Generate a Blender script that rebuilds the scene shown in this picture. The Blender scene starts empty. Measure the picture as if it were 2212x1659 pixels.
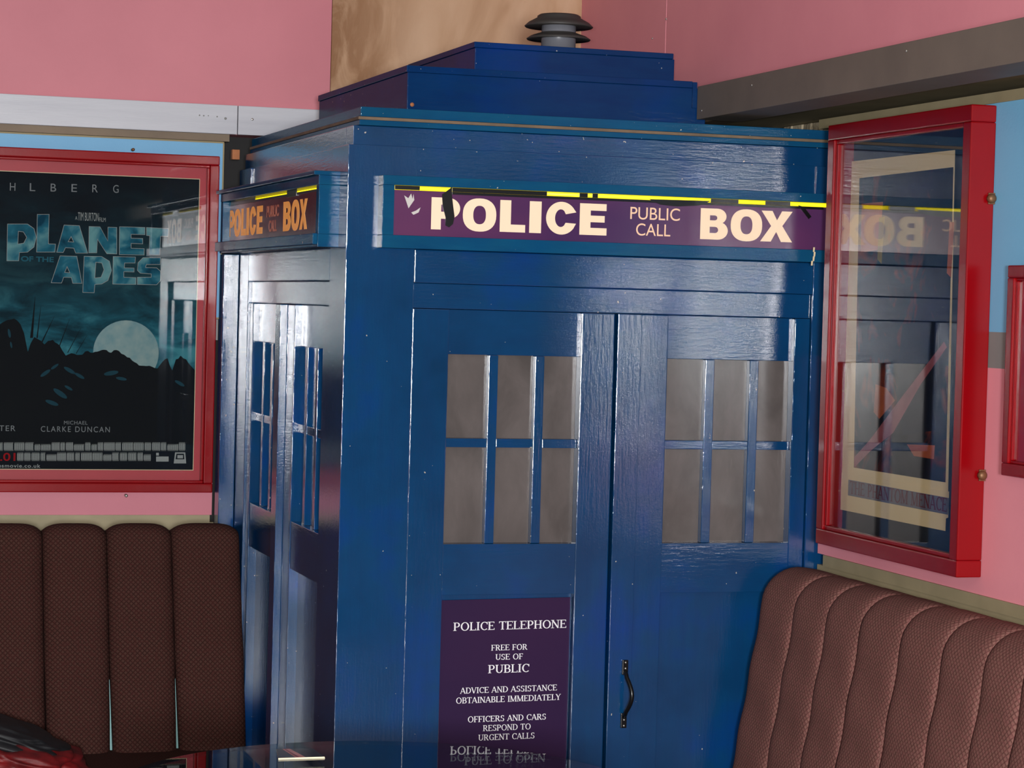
import bpy, bmesh, math, random
from mathutils import Vector, Matrix, noise
random.seed(7)
SC = bpy.context.scene
COL = SC.collection

# ------------------------------------------------------------------ camera
W_PX, H_PX, F_PX = 2212.0, 1659.0, 5175.8
_a, _b, _c = (math.radians(v) for v in (1.89618066, -17.25319112, 1.55666282))
_M = (Matrix(((math.cos(_c), -math.sin(_c), 0), (math.sin(_c), math.cos(_c), 0), (0, 0, 1)))
      @ Matrix(((1, 0, 0), (0, math.cos(_a), -math.sin(_a)), (0, math.sin(_a), math.cos(_a))))
      @ Matrix(((math.cos(_b), 0, math.sin(_b)), (0, 1, 0), (-math.sin(_b), 0, math.cos(_b)))))
CAM = Vector((-1.263, -5.380, 1.600))


def _ray(px, py):
    d = _M.transposed() @ Vector((px - W_PX / 2, py - H_PX / 2, F_PX))
    return Vector((d.x, d.z, -d.y))


def at(px, py, axis, val):
    """point of the plane axis = val that is measured at this place of the photograph"""
    r = _ray(px, py); i = 'XYZ'.index(axis)
    return CAM + r * ((val - CAM[i]) / r[i])


def w2b(v): return Vector((v.x, v.z, -v.y))


_right = w2b(_M.transposed() @ Vector((1, 0, 0)))
_up = -w2b(_M.transposed() @ Vector((0, 1, 0)))
_back = -w2b(_M.transposed() @ Vector((0, 0, 1)))
cam = bpy.data.cameras.new('camera'); cam_o = bpy.data.objects.new('camera', cam); COL.objects.link(cam_o)
cam.sensor_fit = 'HORIZONTAL'; cam.sensor_width = 36; cam.lens = 36 * F_PX / W_PX
mt = Matrix((_right, _up, _back)).transposed().to_4x4(); mt.translation = CAM
cam_o.matrix_world = mt; cam.clip_start = 0.05; cam.clip_end = 60
SC.camera = cam_o

# ------------------------------------------------------------------ light and exposure
SC.view_settings.view_transform = 'Standard'; SC.view_settings.look = 'None'
SC.view_settings.gamma = 1; SC.view_settings.use_curve_mapping = False
SC.view_settings.exposure = -0.07
world = bpy.data.worlds.new('world'); SC.world = world; world.use_nodes = True
world.node_tree.nodes['Background'].inputs[0].default_value = (0.5, 0.55, 0.6, 1)
world.node_tree.nodes['Background'].inputs[1].default_value = 0.05


def area(name, loc, target, sx, sy, power, col):
    l = bpy.data.lights.new(name, 'AREA'); l.shape = 'RECTANGLE'; l.size = sx; l.size_y = sy
    l.energy = power; l.color = col
    o = bpy.data.objects.new(name, l); COL.objects.link(o); o.location = loc
    o.rotation_euler = (Vector(target) - Vector(loc)).to_track_quat('-Z', 'Y').to_euler()
    return o


area('camera_flash', CAM + Vector((-0.06, -0.03, 0.012)), CAM + _ray(1106, 829), 0.09, 0.05, 112, (1.0, 0.97, 0.95))
REFL_POS = (-1.50, -7.44, 1.62)      # added light behind the camera, no window built; gives the box reflections
area('added_reflection_light', REFL_POS, (-1.50, 0, 1.62), 0.60, 0.58, 440, (0.93, 0.97, 1.0))
area('added_fill_light', (-1.6, -3.4, 2.78), (-1.6, -3.4, 0), 1.2, 0.3, 16, (1.0, 0.78, 0.55))  # two unseen lights added overhead as dim ambient fill
area('added_fill_light', (-3.2, -5.6, 2.78), (-3.2, -5.6, 0), 1.2, 0.3, 7, (0.85, 0.93, 1.0))


# ------------------------------------------------------------------ materials
def lin(*c):
    return tuple(((v / 255) / 12.92 if v / 255 <= 0.04045 else ((v / 255 + 0.055) / 1.055) ** 2.4) for v in c) + (1,)


class NT:
    def __init__(s, name):
        s.m = bpy.data.materials.new(name); s.m.use_nodes = True; s.t = s.m.node_tree; s.n = s.t.nodes
        s.b = s.n['Principled BSDF']; s.out = s.n['Material Output']

    def new(s, typ, **kw):
        n = s.n.new(typ)
        for k, v in kw.items(): setattr(n, k, v)
        return n

    def link(s, a, b): s.t.links.new(a, b)

    def coords(s, scale=(1, 1, 1)):
        g = s.new('ShaderNodeNewGeometry'); m = s.new('ShaderNodeMapping')
        m.inputs['Scale'].default_value = scale; s.link(g.outputs['Position'], m.inputs['Vector'])
        return m.outputs[0]

    def noise(s, scale=(1, 1, 1), size=5, detail=4, rough=0.55, dist=0):
        n = s.new('ShaderNodeTexNoise'); s.link(s.coords(scale), n.inputs['Vector'])
        n.inputs['Scale'].default_value = size; n.inputs['Detail'].default_value = detail
        n.inputs['Roughness'].default_value = rough; n.inputs['Distortion'].default_value = dist
        return n.outputs['Fac']

    def ramp(s, fac, stops, interp='LINEAR'):
        r = s.new('ShaderNodeValToRGB'); s.link(fac, r.inputs[0]); e = r.color_ramp.elements
        r.color_ramp.interpolation = interp
        while len(e) < len(stops): e.new(0.5)
        for el, (p, c) in zip(e, stops): el.position = p; el.color = c
        return r.outputs[0]

    def mix(s, fac, a, b, mode='MIX'):
        m = s.new('ShaderNodeMix', data_type='RGBA', blend_type=mode)
        for sock, v in ((m.inputs[0], fac), (m.inputs[6], a), (m.inputs[7], b)):
            if hasattr(v, 'links'): s.link(v, sock)
            else: sock.default_value = v
        return m.outputs[2]

    def bump(s, h, strength=0.3, dist=0.001, prev=None):
        b = s.new('ShaderNodeBump'); b.inputs['Strength'].default_value = strength
        b.inputs['Distance'].default_value = dist; s.link(h, b.inputs['Height'])
        if prev is not None: s.link(prev, b.inputs['Normal'])
        return b.outputs[0]

    def done(s, col=None, rough=0.5, normal=None, **kw):
        if col is not None:
            if hasattr(col, 'links'): s.link(col, s.b.inputs['Base Color'])
            else: s.b.inputs['Base Color'].default_value = col
        if hasattr(rough, 'links'): s.link(rough, s.b.inputs['Roughness'])
        else: s.b.inputs['Roughness'].default_value = rough
        if normal is not None: s.link(normal, s.b.inputs['Normal'])
        for k, v in kw.items(): s.b.inputs[k.replace('_', ' ')].default_value = v
        return s.m


def flat(name, c, rough=0.9, **kw): return NT(name).done(lin(*c), rough, Specular_IOR_Level=0.1, **kw)
def plain(name, c, rough=0.5, **kw): return NT(name).done(lin(*c), rough, **kw)


def paint(name, c1, c2, rough=0.5, size=3, bsize=60, bstr=0.25, scale=(1, 1, 1), bdist=0.001, **kw):
    t = NT(name); f = t.noise(scale, size, 5)
    col = t.ramp(f, [(0.3, lin(*c1)), (0.7, lin(*c2))])
    return t.done(col, rough, t.bump(t.noise(scale, bsize, 3), bstr, bdist), **kw)


def m_box(name, scale, ior=1.98, coat=1.0, coat_bump=0.22, c=((6, 50, 86), (8, 60, 102), (2, 54, 128))):
    t = NT(name)
    f = t.noise((1, 1, 1), 3.2, 4, 0.6)
    col = t.ramp(f, [(0.3, lin(*c[0])), (0.52, lin(*c[1])), (0.75, lin(*c[2]))])
    streak = t.noise(scale, 9, 4, 0.6)
    col = t.mix(t.ramp(streak, [(0.35, (0, 0, 0, 1)), (0.75, (0.55, 0.55, 0.55, 1))]), col, lin(12, 52, 94))
    # worn specks of bare timber
    sp = t.noise((1, 1, 1), 120, 1, 0.3)
    col = t.mix(t.ramp(sp, [(0.80, (0, 0, 0, 1)), (0.82, (1, 1, 1, 1))]), col, lin(170, 165, 155))
    n1 = t.bump(t.noise(scale, 30, 4, 0.7), 0.30, 0.0016)
    n2 = t.bump(t.noise((1, 1, 1), 190, 3, 0.7), 0.55, 0.0009, n1)
    c1 = t.bump(t.noise(scale, 34, 3, 0.6), coat_bump, 0.0020)
    c2 = t.bump(t.noise((1, 1, 1), 150, 4, 0.75), coat_bump * 1.5, 0.0008, c1)
    t.link(c2, t.b.inputs['Coat Normal'])
    return t.done(col, 0.34, n2, Specular_IOR_Level=0.0, Coat_Weight=coat, Coat_Roughness=0.07, Coat_IOR=ior)


BOX_H = m_box('blue_gloss_paint_rails', (0.6, 0.6, 5))
BOX_V = m_box('blue_gloss_paint_stiles', (5, 5, 0.5))
BOX_D = m_box('blue_gloss_paint_roof', (0.7, 0.7, 4), 1.5, 0.25, 0.2, ((8, 38, 80), (10, 42, 86), (4, 46, 108)))
BOX_L = m_box('blue_paint_sign_surround', (0.7, 0.7, 4), 1.5, 0.35, 0.25, ((14, 64, 94), (18, 74, 106), (10, 72, 112)))
RAW = paint('raw_board_edge', (88, 74, 60), (120, 98, 76), 0.8, 12)
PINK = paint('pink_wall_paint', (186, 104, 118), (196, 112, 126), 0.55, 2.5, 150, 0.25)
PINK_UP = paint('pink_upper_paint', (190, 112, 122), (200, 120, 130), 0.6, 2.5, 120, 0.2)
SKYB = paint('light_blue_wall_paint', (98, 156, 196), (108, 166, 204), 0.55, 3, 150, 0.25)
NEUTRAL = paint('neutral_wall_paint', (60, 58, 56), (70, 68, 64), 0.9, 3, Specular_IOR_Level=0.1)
SKYB_R = paint('light_blue_brightened', (114, 176, 214), (122, 184, 220), 0.55, 3, 150, 0.25)  # same wall blue, brightened in colour to make up for weak light here
DARKP = paint('added_dark_finish', (26, 20, 18), (34, 26, 22), 0.95, 6, Specular_IOR_Level=0.05)  # made-up dark finish for unseen walls, keeps reflected haze off the box
PINK_R = paint('pink_paint_brightened', (222, 136, 148), (232, 146, 156), 0.6, 2.5, 120, 0.2)  # same wall pink, brightened in colour against dim grazing light on the right
GREYB = paint('grey_wall_band', (122, 122, 120), (134, 132, 130), 0.6, 4)
BEIGE = paint('beige_wall_trim', (140, 128, 98), (156, 142, 110), 0.6, 8)
SILVER = paint('silver_grey_painted_plank', (172, 172, 180), (188, 188, 194), 0.45, 4, 60, 0.3, (0.4, 1, 6))
BROWN = paint('grey_brown_beam_paint', (98, 88, 80), (112, 100, 90), 0.6, 5, 70, 0.3)
UNDER = paint('beam_underside', (110, 94, 78), (128, 110, 90), 0.7, 6)
DARK = plain('dark_cavity', (26, 24, 24), 0.8)
RED = paint('red_gloss_frame', (122, 1, 8), (134, 3, 10), 0.22, 4, 90, 0.06, IOR=1.36)
REDMAT = paint('red_mount_board', (176, 22, 40), (186, 26, 44), 0.5, 5, 90, 0.05)
CREAMP = paint('pale_cream_print_paper', (252, 214, 160), (255, 220, 170), 0.6, 6, 80, 0.1)
BLACKBOARD = plain('black_case_backing', (22, 24, 28), 0.5)
CREAM = paint('cream_poster_paper', (206, 184, 146), (216, 194, 156), 0.6, 6, 80, 0.1)
PANE = None
STONE = paint('rough_stone', (150, 136, 112), (186, 170, 142), 0.9, 14, 40, 1.0, bdist=0.006)
FLOOR = paint('floor_vinyl', (110, 98, 90), (124, 110, 100), 0.4, 3)
CEIL = paint('ceiling_paint', (150, 140, 130), (160, 150, 140), 0.8, 3)
BLACK = plain('black_tape', (10, 10, 12), 0.3)
BLACKM = plain('black_iron', (12, 12, 14), 0.28)
CHROME = plain('chrome', (180, 180, 180), 0.15, Metallic=1.0)
SCREW = plain('screw_head', (190, 186, 180), 0.35, Metallic=0.8)
RUST = plain('rusty_latch', (120, 84, 56), 0.5, Metallic=0.5)
WOODBIT = paint('bare_wood_block', (150, 92, 56), (172, 108, 68), 0.8, 20)
TEAL = plain('pale_teal_lining', (130, 172, 172), 0.6)
LAMPGREY = paint('grey_plastic_lamp', (104, 104, 110), (112, 112, 118), 0.32, 8, 200, 0.05)
LAMPDARK = paint('dark_lamp_flange', (50, 48, 46), (58, 54, 52), 0.55, 8)
OFFWHITE = plain('scraped_off_white', (190, 184, 180), 0.6)


def m_pane():
    t = NT('grey_frosted_pane')
    f = t.noise((1, 1, 0.5), 9, 5, 0.6, 0.4)
    col = t.ramp(f, [(0.3, lin(76, 70, 68)), (0.7, lin(100, 92, 90))])
    sc = t.noise((9, 9, 0.6), 5, 4, 0.7)
    col = t.mix(t.ramp(sc, [(0.66, (0, 0, 0, 1)), (0.8, (0.4, 0.4, 0.4, 1))]), col, lin(150, 145, 142))
    return t.done(col, 0.2, t.bump(t.noise((1, 1, 0.4), 14, 2), 0.15, 0.002))


PANE = m_pane()


def m_ply():
    t = NT('bare_plywood')
    w = t.new('ShaderNodeTexNoise'); t.link(t.coords((2.2, 1, 0.9)), w.inputs['Vector'])
    w.inputs['Scale'].default_value = 2.6; w.inputs['Detail'].default_value = 6; w.inputs['Distortion'].default_value = 1.6
    col = t.ramp(w.outputs['Fac'], [(0.30, lin(166, 126, 90)), (0.5, lin(186, 148, 114)), (0.7, lin(196, 160, 128))])
    # darker varnished stain on the left end of the board
    sx = t.new('ShaderNodeSeparateXYZ'); t.link(t.coords(), sx.inputs[0])
    mr = t.new('ShaderNodeMapRange'); t.link(sx.outputs[0], mr.inputs[0])
    mr.inputs[1].default_value = 0.30; mr.inputs[2].default_value = 0.55; mr.inputs[3].default_value = 0.85; mr.inputs[4].default_value = 0.0
    st = t.noise((2.5, 1, 1.0), 5, 5, 0.6, 1.2)
    m = t.new('ShaderNodeMath', operation='MULTIPLY'); t.link(mr.outputs[0], m.inputs[0])
    r = t.new('ShaderNodeMapRange'); t.link(st, r.inputs[0]); r.inputs[1].default_value = 0.3; r.inputs[2].default_value = 0.55
    t.link(r.outputs[0], m.inputs[1])
    col = t.mix(m.outputs[0], col, lin(128, 82, 38))
    return t.done(col, 0.55, t.bump(t.noise((6, 1, 1), 30, 3), 0.2, 0.001))


PLY = m_ply()


def m_glass(name, ior=1.6, tint=(1, 1, 1, 1), rough=0.025, gain=1.0):
    t = NT(name); t.n.remove(t.b)
    fr = t.new('ShaderNodeFresnel'); gm = t.new('ShaderNodeNewGeometry'); mr = t.new('ShaderNodeMapRange')
    t.link(gm.outputs['Backfacing'], mr.inputs[0]); mr.inputs[3].default_value = ior; mr.inputs[4].default_value = 1 / ior
    t.link(mr.outputs[0], fr.inputs[0])          # the same thin-sheet reflectance from either side
    g = t.new('ShaderNodeBsdfGlossy'); g.inputs['Roughness'].default_value = rough
    tr = t.new('ShaderNodeBsdfTransparent'); tr.inputs[0].default_value = tint
    mx = t.new('ShaderNodeMixShader'); t.link(fr.outputs[0], mx.inputs[0]); t.link(tr.outputs[0], mx.inputs[1]); t.link(g.outputs[0], mx.inputs[2])
    t.link(mx.outputs[0], t.out.inputs[0])
    return t.m


GLASS = m_glass('case_glass', 1.8, (0.93, 0.95, 0.95, 1))
GLASS_T = m_glass('table_glass', 1.5, (0.62, 0.68, 0.68, 1), 0.01)
GLASS_P = m_glass('poster_glass', 1.55, (0.93, 0.95, 0.95, 1))


def m_emit(name, c, e, strength, rough=0.4):
    return NT(name).done(lin(*c), rough, Emission_Color=lin(*e), Emission_Strength=strength)


TUBE = m_emit('lit_yellow_tube', (230, 220, 60), (255, 226, 20), 1.5)
LET_F = m_emit('backlit_cream_letters', (226, 205, 180), (255, 190, 120), 0.18)
LET_T = m_emit('backlit_thin_letters', (226, 190, 160), (255, 170, 110), 0.12)
LET_S = m_emit('backlit_orange_letters', (212, 158, 90), (255, 150, 40), 0.30)
LET_ST = m_emit('backlit_dim_orange_letters', (170, 104, 84), (220, 100, 40), 0.10)
LET_W = plain('white_lettering', (222, 218, 222), 0.5)


def m_sign(name, c1, c2, e, es):
    t = NT(name); f = t.noise((0.5, 0.5, 1), 2.6, 3)
    col = t.ramp(f, [(0.35, lin(*c1)), (0.65, lin(*c2))])
    t.b.inputs['Emission Color'].default_value = lin(*e)
    t.b.inputs['Emission Strength'].default_value = es
    return t.done(col, 0.22, t.bump(t.noise((1, 1, 1), 40, 2), 0.04, 0.001))


SIGN_F = m_sign('purple_backlit_sign', (62, 36, 78), (96, 50, 84), (130, 50, 80), 0.05)
SIGN_S = m_sign('maroon_backlit_sign', (70, 30, 44), (92, 36, 50), (140, 40, 40), 0.05)
NOTICE = m_sign('purple_notice_board', (42, 26, 58), (48, 28, 60), (0, 0, 0), 0)


def m_fabric(name, a, b, c, sc=1.0, ax='XZ'):
    t = NT(name)
    g = t.new('ShaderNodeUVMap'); g.uv_map = 'UVMap'
    mp = t.new('ShaderNodeMapping'); t.link(g.outputs[0], mp.inputs[0])
    mp.inputs['Rotation'].default_value = (0, 0, math.radians(45)); mp.inputs['Scale'].default_value = (110 * sc, 110 * sc, 1)
    ch = t.new('ShaderNodeTexVoronoi', distance='CHEBYCHEV'); t.link(mp.outputs[0], ch.inputs['Vector'])
    ch.inputs['Scale'].default_value = 1; ch.inputs['Randomness'].default_value = 0.0
    e = t.ramp(ch.outputs['Distance'], [(0.25, lin(*b)), (0.46, lin(*a))])
    f = t.noise((1, 1, 1), 160, 2)
    e = t.mix(t.ramp(f, [(0.45, (0, 0, 0, 1)), (0.6, (0.5, 0.5, 0.5, 1))]), e, lin(*c))
    return t.done(e, 0.9, t.bump(ch.outputs['Distance'], 0.4, 0.002), Specular_IOR_Level=0.1)


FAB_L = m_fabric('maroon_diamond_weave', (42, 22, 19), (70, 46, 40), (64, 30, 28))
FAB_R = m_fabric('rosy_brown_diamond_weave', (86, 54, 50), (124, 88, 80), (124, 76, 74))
JB = paint('black_jacket_cloth', (14, 15, 17), (24, 24, 28), 0.6, 20, 300, 0.3)
JR = paint('red_jacket_cloth', (60, 6, 10), (132, 14, 18), 0.6, 16, 300, 0.3)


# ------------------------------------------------------------------ mesh helpers
class MB:
    def __init__(s): s.bm = bmesh.new(); s.mats = []

    def mi(s, m):
        if m not in s.mats: s.mats.append(m)
        return s.mats.index(m)

    def face(s, pts, m):
        f = s.bm.faces.new([s.bm.verts.new(p) for p in pts]); f.material_index = s.mi(m); return f

    def hexa(s, p, m, bev=0.0):
        vs = [s.bm.verts.new(q) for q in p]
        fs = []
        for idx in ((0, 3, 2, 1), (4, 5, 6, 7), (0, 1, 5, 4), (1, 2, 6, 5), (2, 3, 7, 6), (3, 0, 4, 7)):
            f = s.bm.faces.new([vs[i] for i in idx]); f.material_index = s.mi(m); fs.append(f)
        bmesh.ops.recalc_face_normals(s.bm, faces=fs)
        if bev > 0:
            es = list({e for f in fs for e in f.edges})
            bmesh.ops.bevel(s.bm, geom=es, offset=bev, segments=2, affect='EDGES', profile=0.6)

    def box(s, x0, x1, y0, y1, z0, z1, m, bev=0.0):
        x0, x1 = sorted((x0, x1)); y0, y1 = sorted((y0, y1)); z0, z1 = sorted((z0, z1))
        s.hexa([(x0, y0, z0), (x1, y0, z0), (x1, y1, z0), (x0, y1, z0), (x0, y0, z1), (x1, y0, z1), (x1, y1, z1), (x0, y1, z1)], m, bev)

    def lathe(s, prof, c, m, seg=48, axis='Z'):
        rings = []
        for r, h in prof:
            ring = []
            for k in range(seg):
                a = 2 * math.pi * k / seg; x, y = r * math.cos(a), r * math.sin(a)
                p = {'Z': (x, y, h), 'Y': (x, h, y), 'X': (h, x, y)}[axis]
                ring.append(s.bm.verts.new(Vector(c) + Vector(p)))
            rings.append(ring)
        fs = []
        for A, B in zip(rings, rings[1:]):
            for k in range(seg):
                fs.append(s.bm.faces.new((A[k], A[(k + 1) % seg], B[(k + 1) % seg], B[k])))
        fs.append(s.bm.faces.new(rings[0][::-1])); fs.append(s.bm.faces.new(rings[-1]))
        for f in fs: f.material_index = s.mi(m); f.smooth = True
        bmesh.ops.recalc_face_normals(s.bm, faces=fs)

    def tube(s, pts, r, m, seg=10):
        pts = [Vector(p) for p in pts]; rings = []
        for i, p in enumerate(pts):
            d = (pts[min(i + 1, len(pts) - 1)] - pts[max(i - 1, 0)]).normalized()
            u = d.orthogonal().normalized() if abs(d.x) > 0.9 else d.cross(Vector((1, 0, 0))).normalized()
            v = d.cross(u); rr = r[i] if isinstance(r, (list, tuple)) else r
            rings.append([s.bm.verts.new(p + (u * math.cos(a) + v * math.sin(a)) * rr) for a in (2 * math.pi * k / seg for k in range(seg))])
        fs = []
        for A, B in zip(rings, rings[1:]):
            for k in range(seg): fs.append(s.bm.faces.new((A[k], A[(k + 1) % seg], B[(k + 1) % seg], B[k])))
        fs.append(s.bm.faces.new(rings[0])); fs.append(s.bm.faces.new(rings[-1]))
        for f in fs: f.material_index = s.mi(m); f.smooth = True
        bmesh.ops.recalc_face_normals(s.bm, faces=fs)

    def build(s, name, parent=None, **props):
        me = bpy.data.meshes.new(name); s.bm.to_mesh(me); s.bm.free()
        for m in s.mats: me.materials.append(m)
        o = bpy.data.objects.new(name, me); COL.objects.link(o)
        if parent: o.parent = parent; o.matrix_parent_inverse = parent_inv(parent)
        for k, v in props.items(): o[k] = v
        return o


def parent_inv(p):
    m = Matrix.Identity(4); q = p
    chain = []
    while q: chain.append(q); q = q.parent
    for q in reversed(chain): m = m @ q.matrix_parent_inverse @ q.matrix_basis
    return m.inverted()


def empty(name, loc, **props):
    o = bpy.data.objects.new(name, None); COL.objects.link(o); o.location = loc; o.empty_display_size = 0.1
    for k, v in props.items(): o[k] = v
    return o


def bx(name, parent, m, x0, x1, y0, y1, z0, z1, bev=0.0, **props):
    b = MB(); b.box(x0, x1, y0, y1, z0, z1, m, bev); return b.build(name, parent, **props)


# flat printed shapes: polygons with holes, turned into a thin plate in any plane
def plate(name, parent, m, polys, frame, thick=0.0006, **props):
    """polys: list of closed loops of (u, v); frame: (origin, U, V) with normal U x V; even-odd fill"""
    cu = bpy.data.curves.new('tmp', 'CURVE'); cu.dimensions = '2D'; cu.fill_mode = 'BOTH'; cu.extrude = thick / 2
    for loop in polys:
        sp = cu.splines.new('POLY'); sp.points.add(len(loop) - 1); sp.use_cyclic_u = True
        for p, (u, v) in zip(sp.points, loop): p.co = (u, v, 0, 1)
    return _curve_to(name, parent, m, cu, frame, props)


def _curve_to(name, parent, m, cu, frame, props):
    t = bpy.data.objects.new('tmp', cu); COL.objects.link(t)
    dg = bpy.context.evaluated_depsgraph_get(); me = bpy.data.meshes.new_from_object(t.evaluated_get(dg))
    bpy.data.objects.remove(t); bpy.data.curves.remove(cu)
    me.name = name
    O, U, V = (Vector(q) for q in frame)
    mat = Matrix((U, V, U.cross(V))).transposed().to_4x4(); mat.translation = O
    me.transform(mat); me.materials.clear(); me.materials.append(m)
    o = bpy.data.objects.new(name, me); COL.objects.link(o)
    if parent: o.parent = parent; o.matrix_parent_inverse = parent_inv(parent)
    for k, v in props.items(): o[k] = v
    return o


def text_loops(s, height, bold=0.0, spacing=1.0):
    """outlines of a line of text in the built-in face, cap height = height, start at u = 0; returns mesh and width"""
    cu = bpy.data.curves.new('tmp', 'FONT'); cu.body = s; cu.size = height / 0.73; cu.offset = bold
    cu.space_character = spacing; cu.extrude = 0.0002
    t = bpy.data.objects.new('tmp', cu); COL.objects.link(t)
    dg = bpy.context.evaluated_depsgraph_get(); me = bpy.data.meshes.new_from_object(t.evaluated_get(dg))
    bpy.data.objects.remove(t); bpy.data.curves.remove(cu)
    return me


def write(name, parent, m, items, frame, **props):
    props = dict(props, kind='stuff')
    """items: (text, u0, u1, v_base, cap height, bold, tilt, spacing)"""
    bm = bmesh.new()
    for s, u0, u1, vb, h, bold, tilt, spc in items:
        me = text_loops(s, h, bold, spc)
        xs = [v.co.x for v in me.vertices]; ys = [v.co.y for v in me.vertices]
        x0, x1 = min(xs), max(xs); k = (u1 - u0) / (x1 - x0)
        cap = max(ys) - 0
        me.transform(Matrix.Translation((u0, vb, 0)) @ Matrix.Rotation(tilt, 4, 'Z') @ Matrix.Diagonal((k, h / max(cap, 1e-6), 1, 1)) @ Matrix.Translation((-x0, 0, 0)))
        bm.from_mesh(me); bpy.data.meshes.remove(me)
    O, U, V = (Vector(q) for q in frame)
    mat = Matrix((U, V, U.cross(V))).transposed().to_4x4(); mat.translation = O
    bm.transform(mat)
    me = bpy.data.meshes.new(name); bm.to_mesh(me); bm.free(); me.materials.append(m)
    o = bpy.data.objects.new(name, me); COL.objects.link(o)
    if parent: o.parent = parent; o.matrix_parent_inverse = parent_inv(parent)
    for k, v in props.items(): o[k] = v
    return o


def ell(cx, cy, rx, ry, a0=0, a1=360, n=24):
    return [(cx + rx * math.cos(math.radians(a0 + (a1 - a0) * k / n)), cy + ry * math.sin(math.radians(a0 + (a1 - a0) * k / n))) for k in range(n + (0 if a1 - a0 == 360 else 1))]


def sup(cx, cy, rx, ry, e=2.35, n=36):
    out = []
    for k in range(n):
        a = 2 * math.pi * k / n; c, s = math.cos(a), math.sin(a)
        out.append((cx + rx * math.copysign(abs(c) ** (2 / e), c), cy + ry * math.copysign(abs(s) ** (2 / e), s)))
    return out


# heavy grotesque capitals in a unit box (0..1, 0..1)
def heavy(ch):
    if ch == 'P':
        return [[(0, 0), (0, 1), (0.55, 1)] + ell(0.58, 0.67, 0.42, 0.33, 88, -90, 14) + [(0.34, 0.34), (0.34, 0)],
                [(0.34, 0.78), (0.34, 0.56)] + ell(0.50, 0.67, 0.15, 0.11, -90, 90, 8)]
    if ch == 'O': return [sup(0.5, 0.5, 0.5, 0.52), sup(0.5, 0.5, 0.19, 0.29)]
    if ch == 'L': return [[(0, 0), (0, 1), (0.43, 1), (0.43, 0.24), (1, 0.24), (1, 0)]]
    if ch == 'I': return [[(0, 0), (0, 1), (1, 1), (1, 0)]]
    if ch == 'C':
        a = ell(0.52, 0.5, 0.50, 0.52, 40, 322, 30); b = ell(0.50, 0.5, 0.19, 0.28, 318, 42, 22)
        return [[(1.0, 0.70)] + a + [(1.0, 0.34), (0.66, 0.36)] + b[1:-1] + [(0.66, 0.63)]]
    if ch == 'E':
        return [[(0, 0), (0, 1), (0.98, 1), (0.98, 0.78), (0.40, 0.78), (0.40, 0.62), (0.92, 0.62), (0.92, 0.41), (0.40, 0.41), (0.40, 0.23), (1, 0.23), (1, 0)]]
    if ch == 'B':
        return [[(0, 0), (0, 1), (0.6, 1)] + ell(0.62, 0.75, 0.32, 0.25, 88, -60, 10) + ell(0.64, 0.29, 0.36, 0.29, 62, -90, 12),
                [(0.34, 0.78), (0.34, 0.62)] + ell(0.52, 0.70, 0.09, 0.08, -90, 90, 6),
                [(0.34, 0.41), (0.34, 0.21)] + ell(0.54, 0.31, 0.11, 0.10, -90, 90, 6)]
    if ch == 'X':
        return [[(0, 0), (0.33, 0.51), (0.02, 1), (0.36, 1), (0.51, 0.70), (0.66, 1), (0.99, 1), (0.68, 0.52), (1, 0), (0.65, 0), (0.49, 0.32), (0.33, 0)]]


def heavy_word(spans, z0, h):
    out = []
    for ch, u0, u1 in spans:
        for loop in heavy(ch): out.append([(u0 + (u1 - u0) * a, z0 + h * b) for a, b in loop])
    return out


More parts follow.
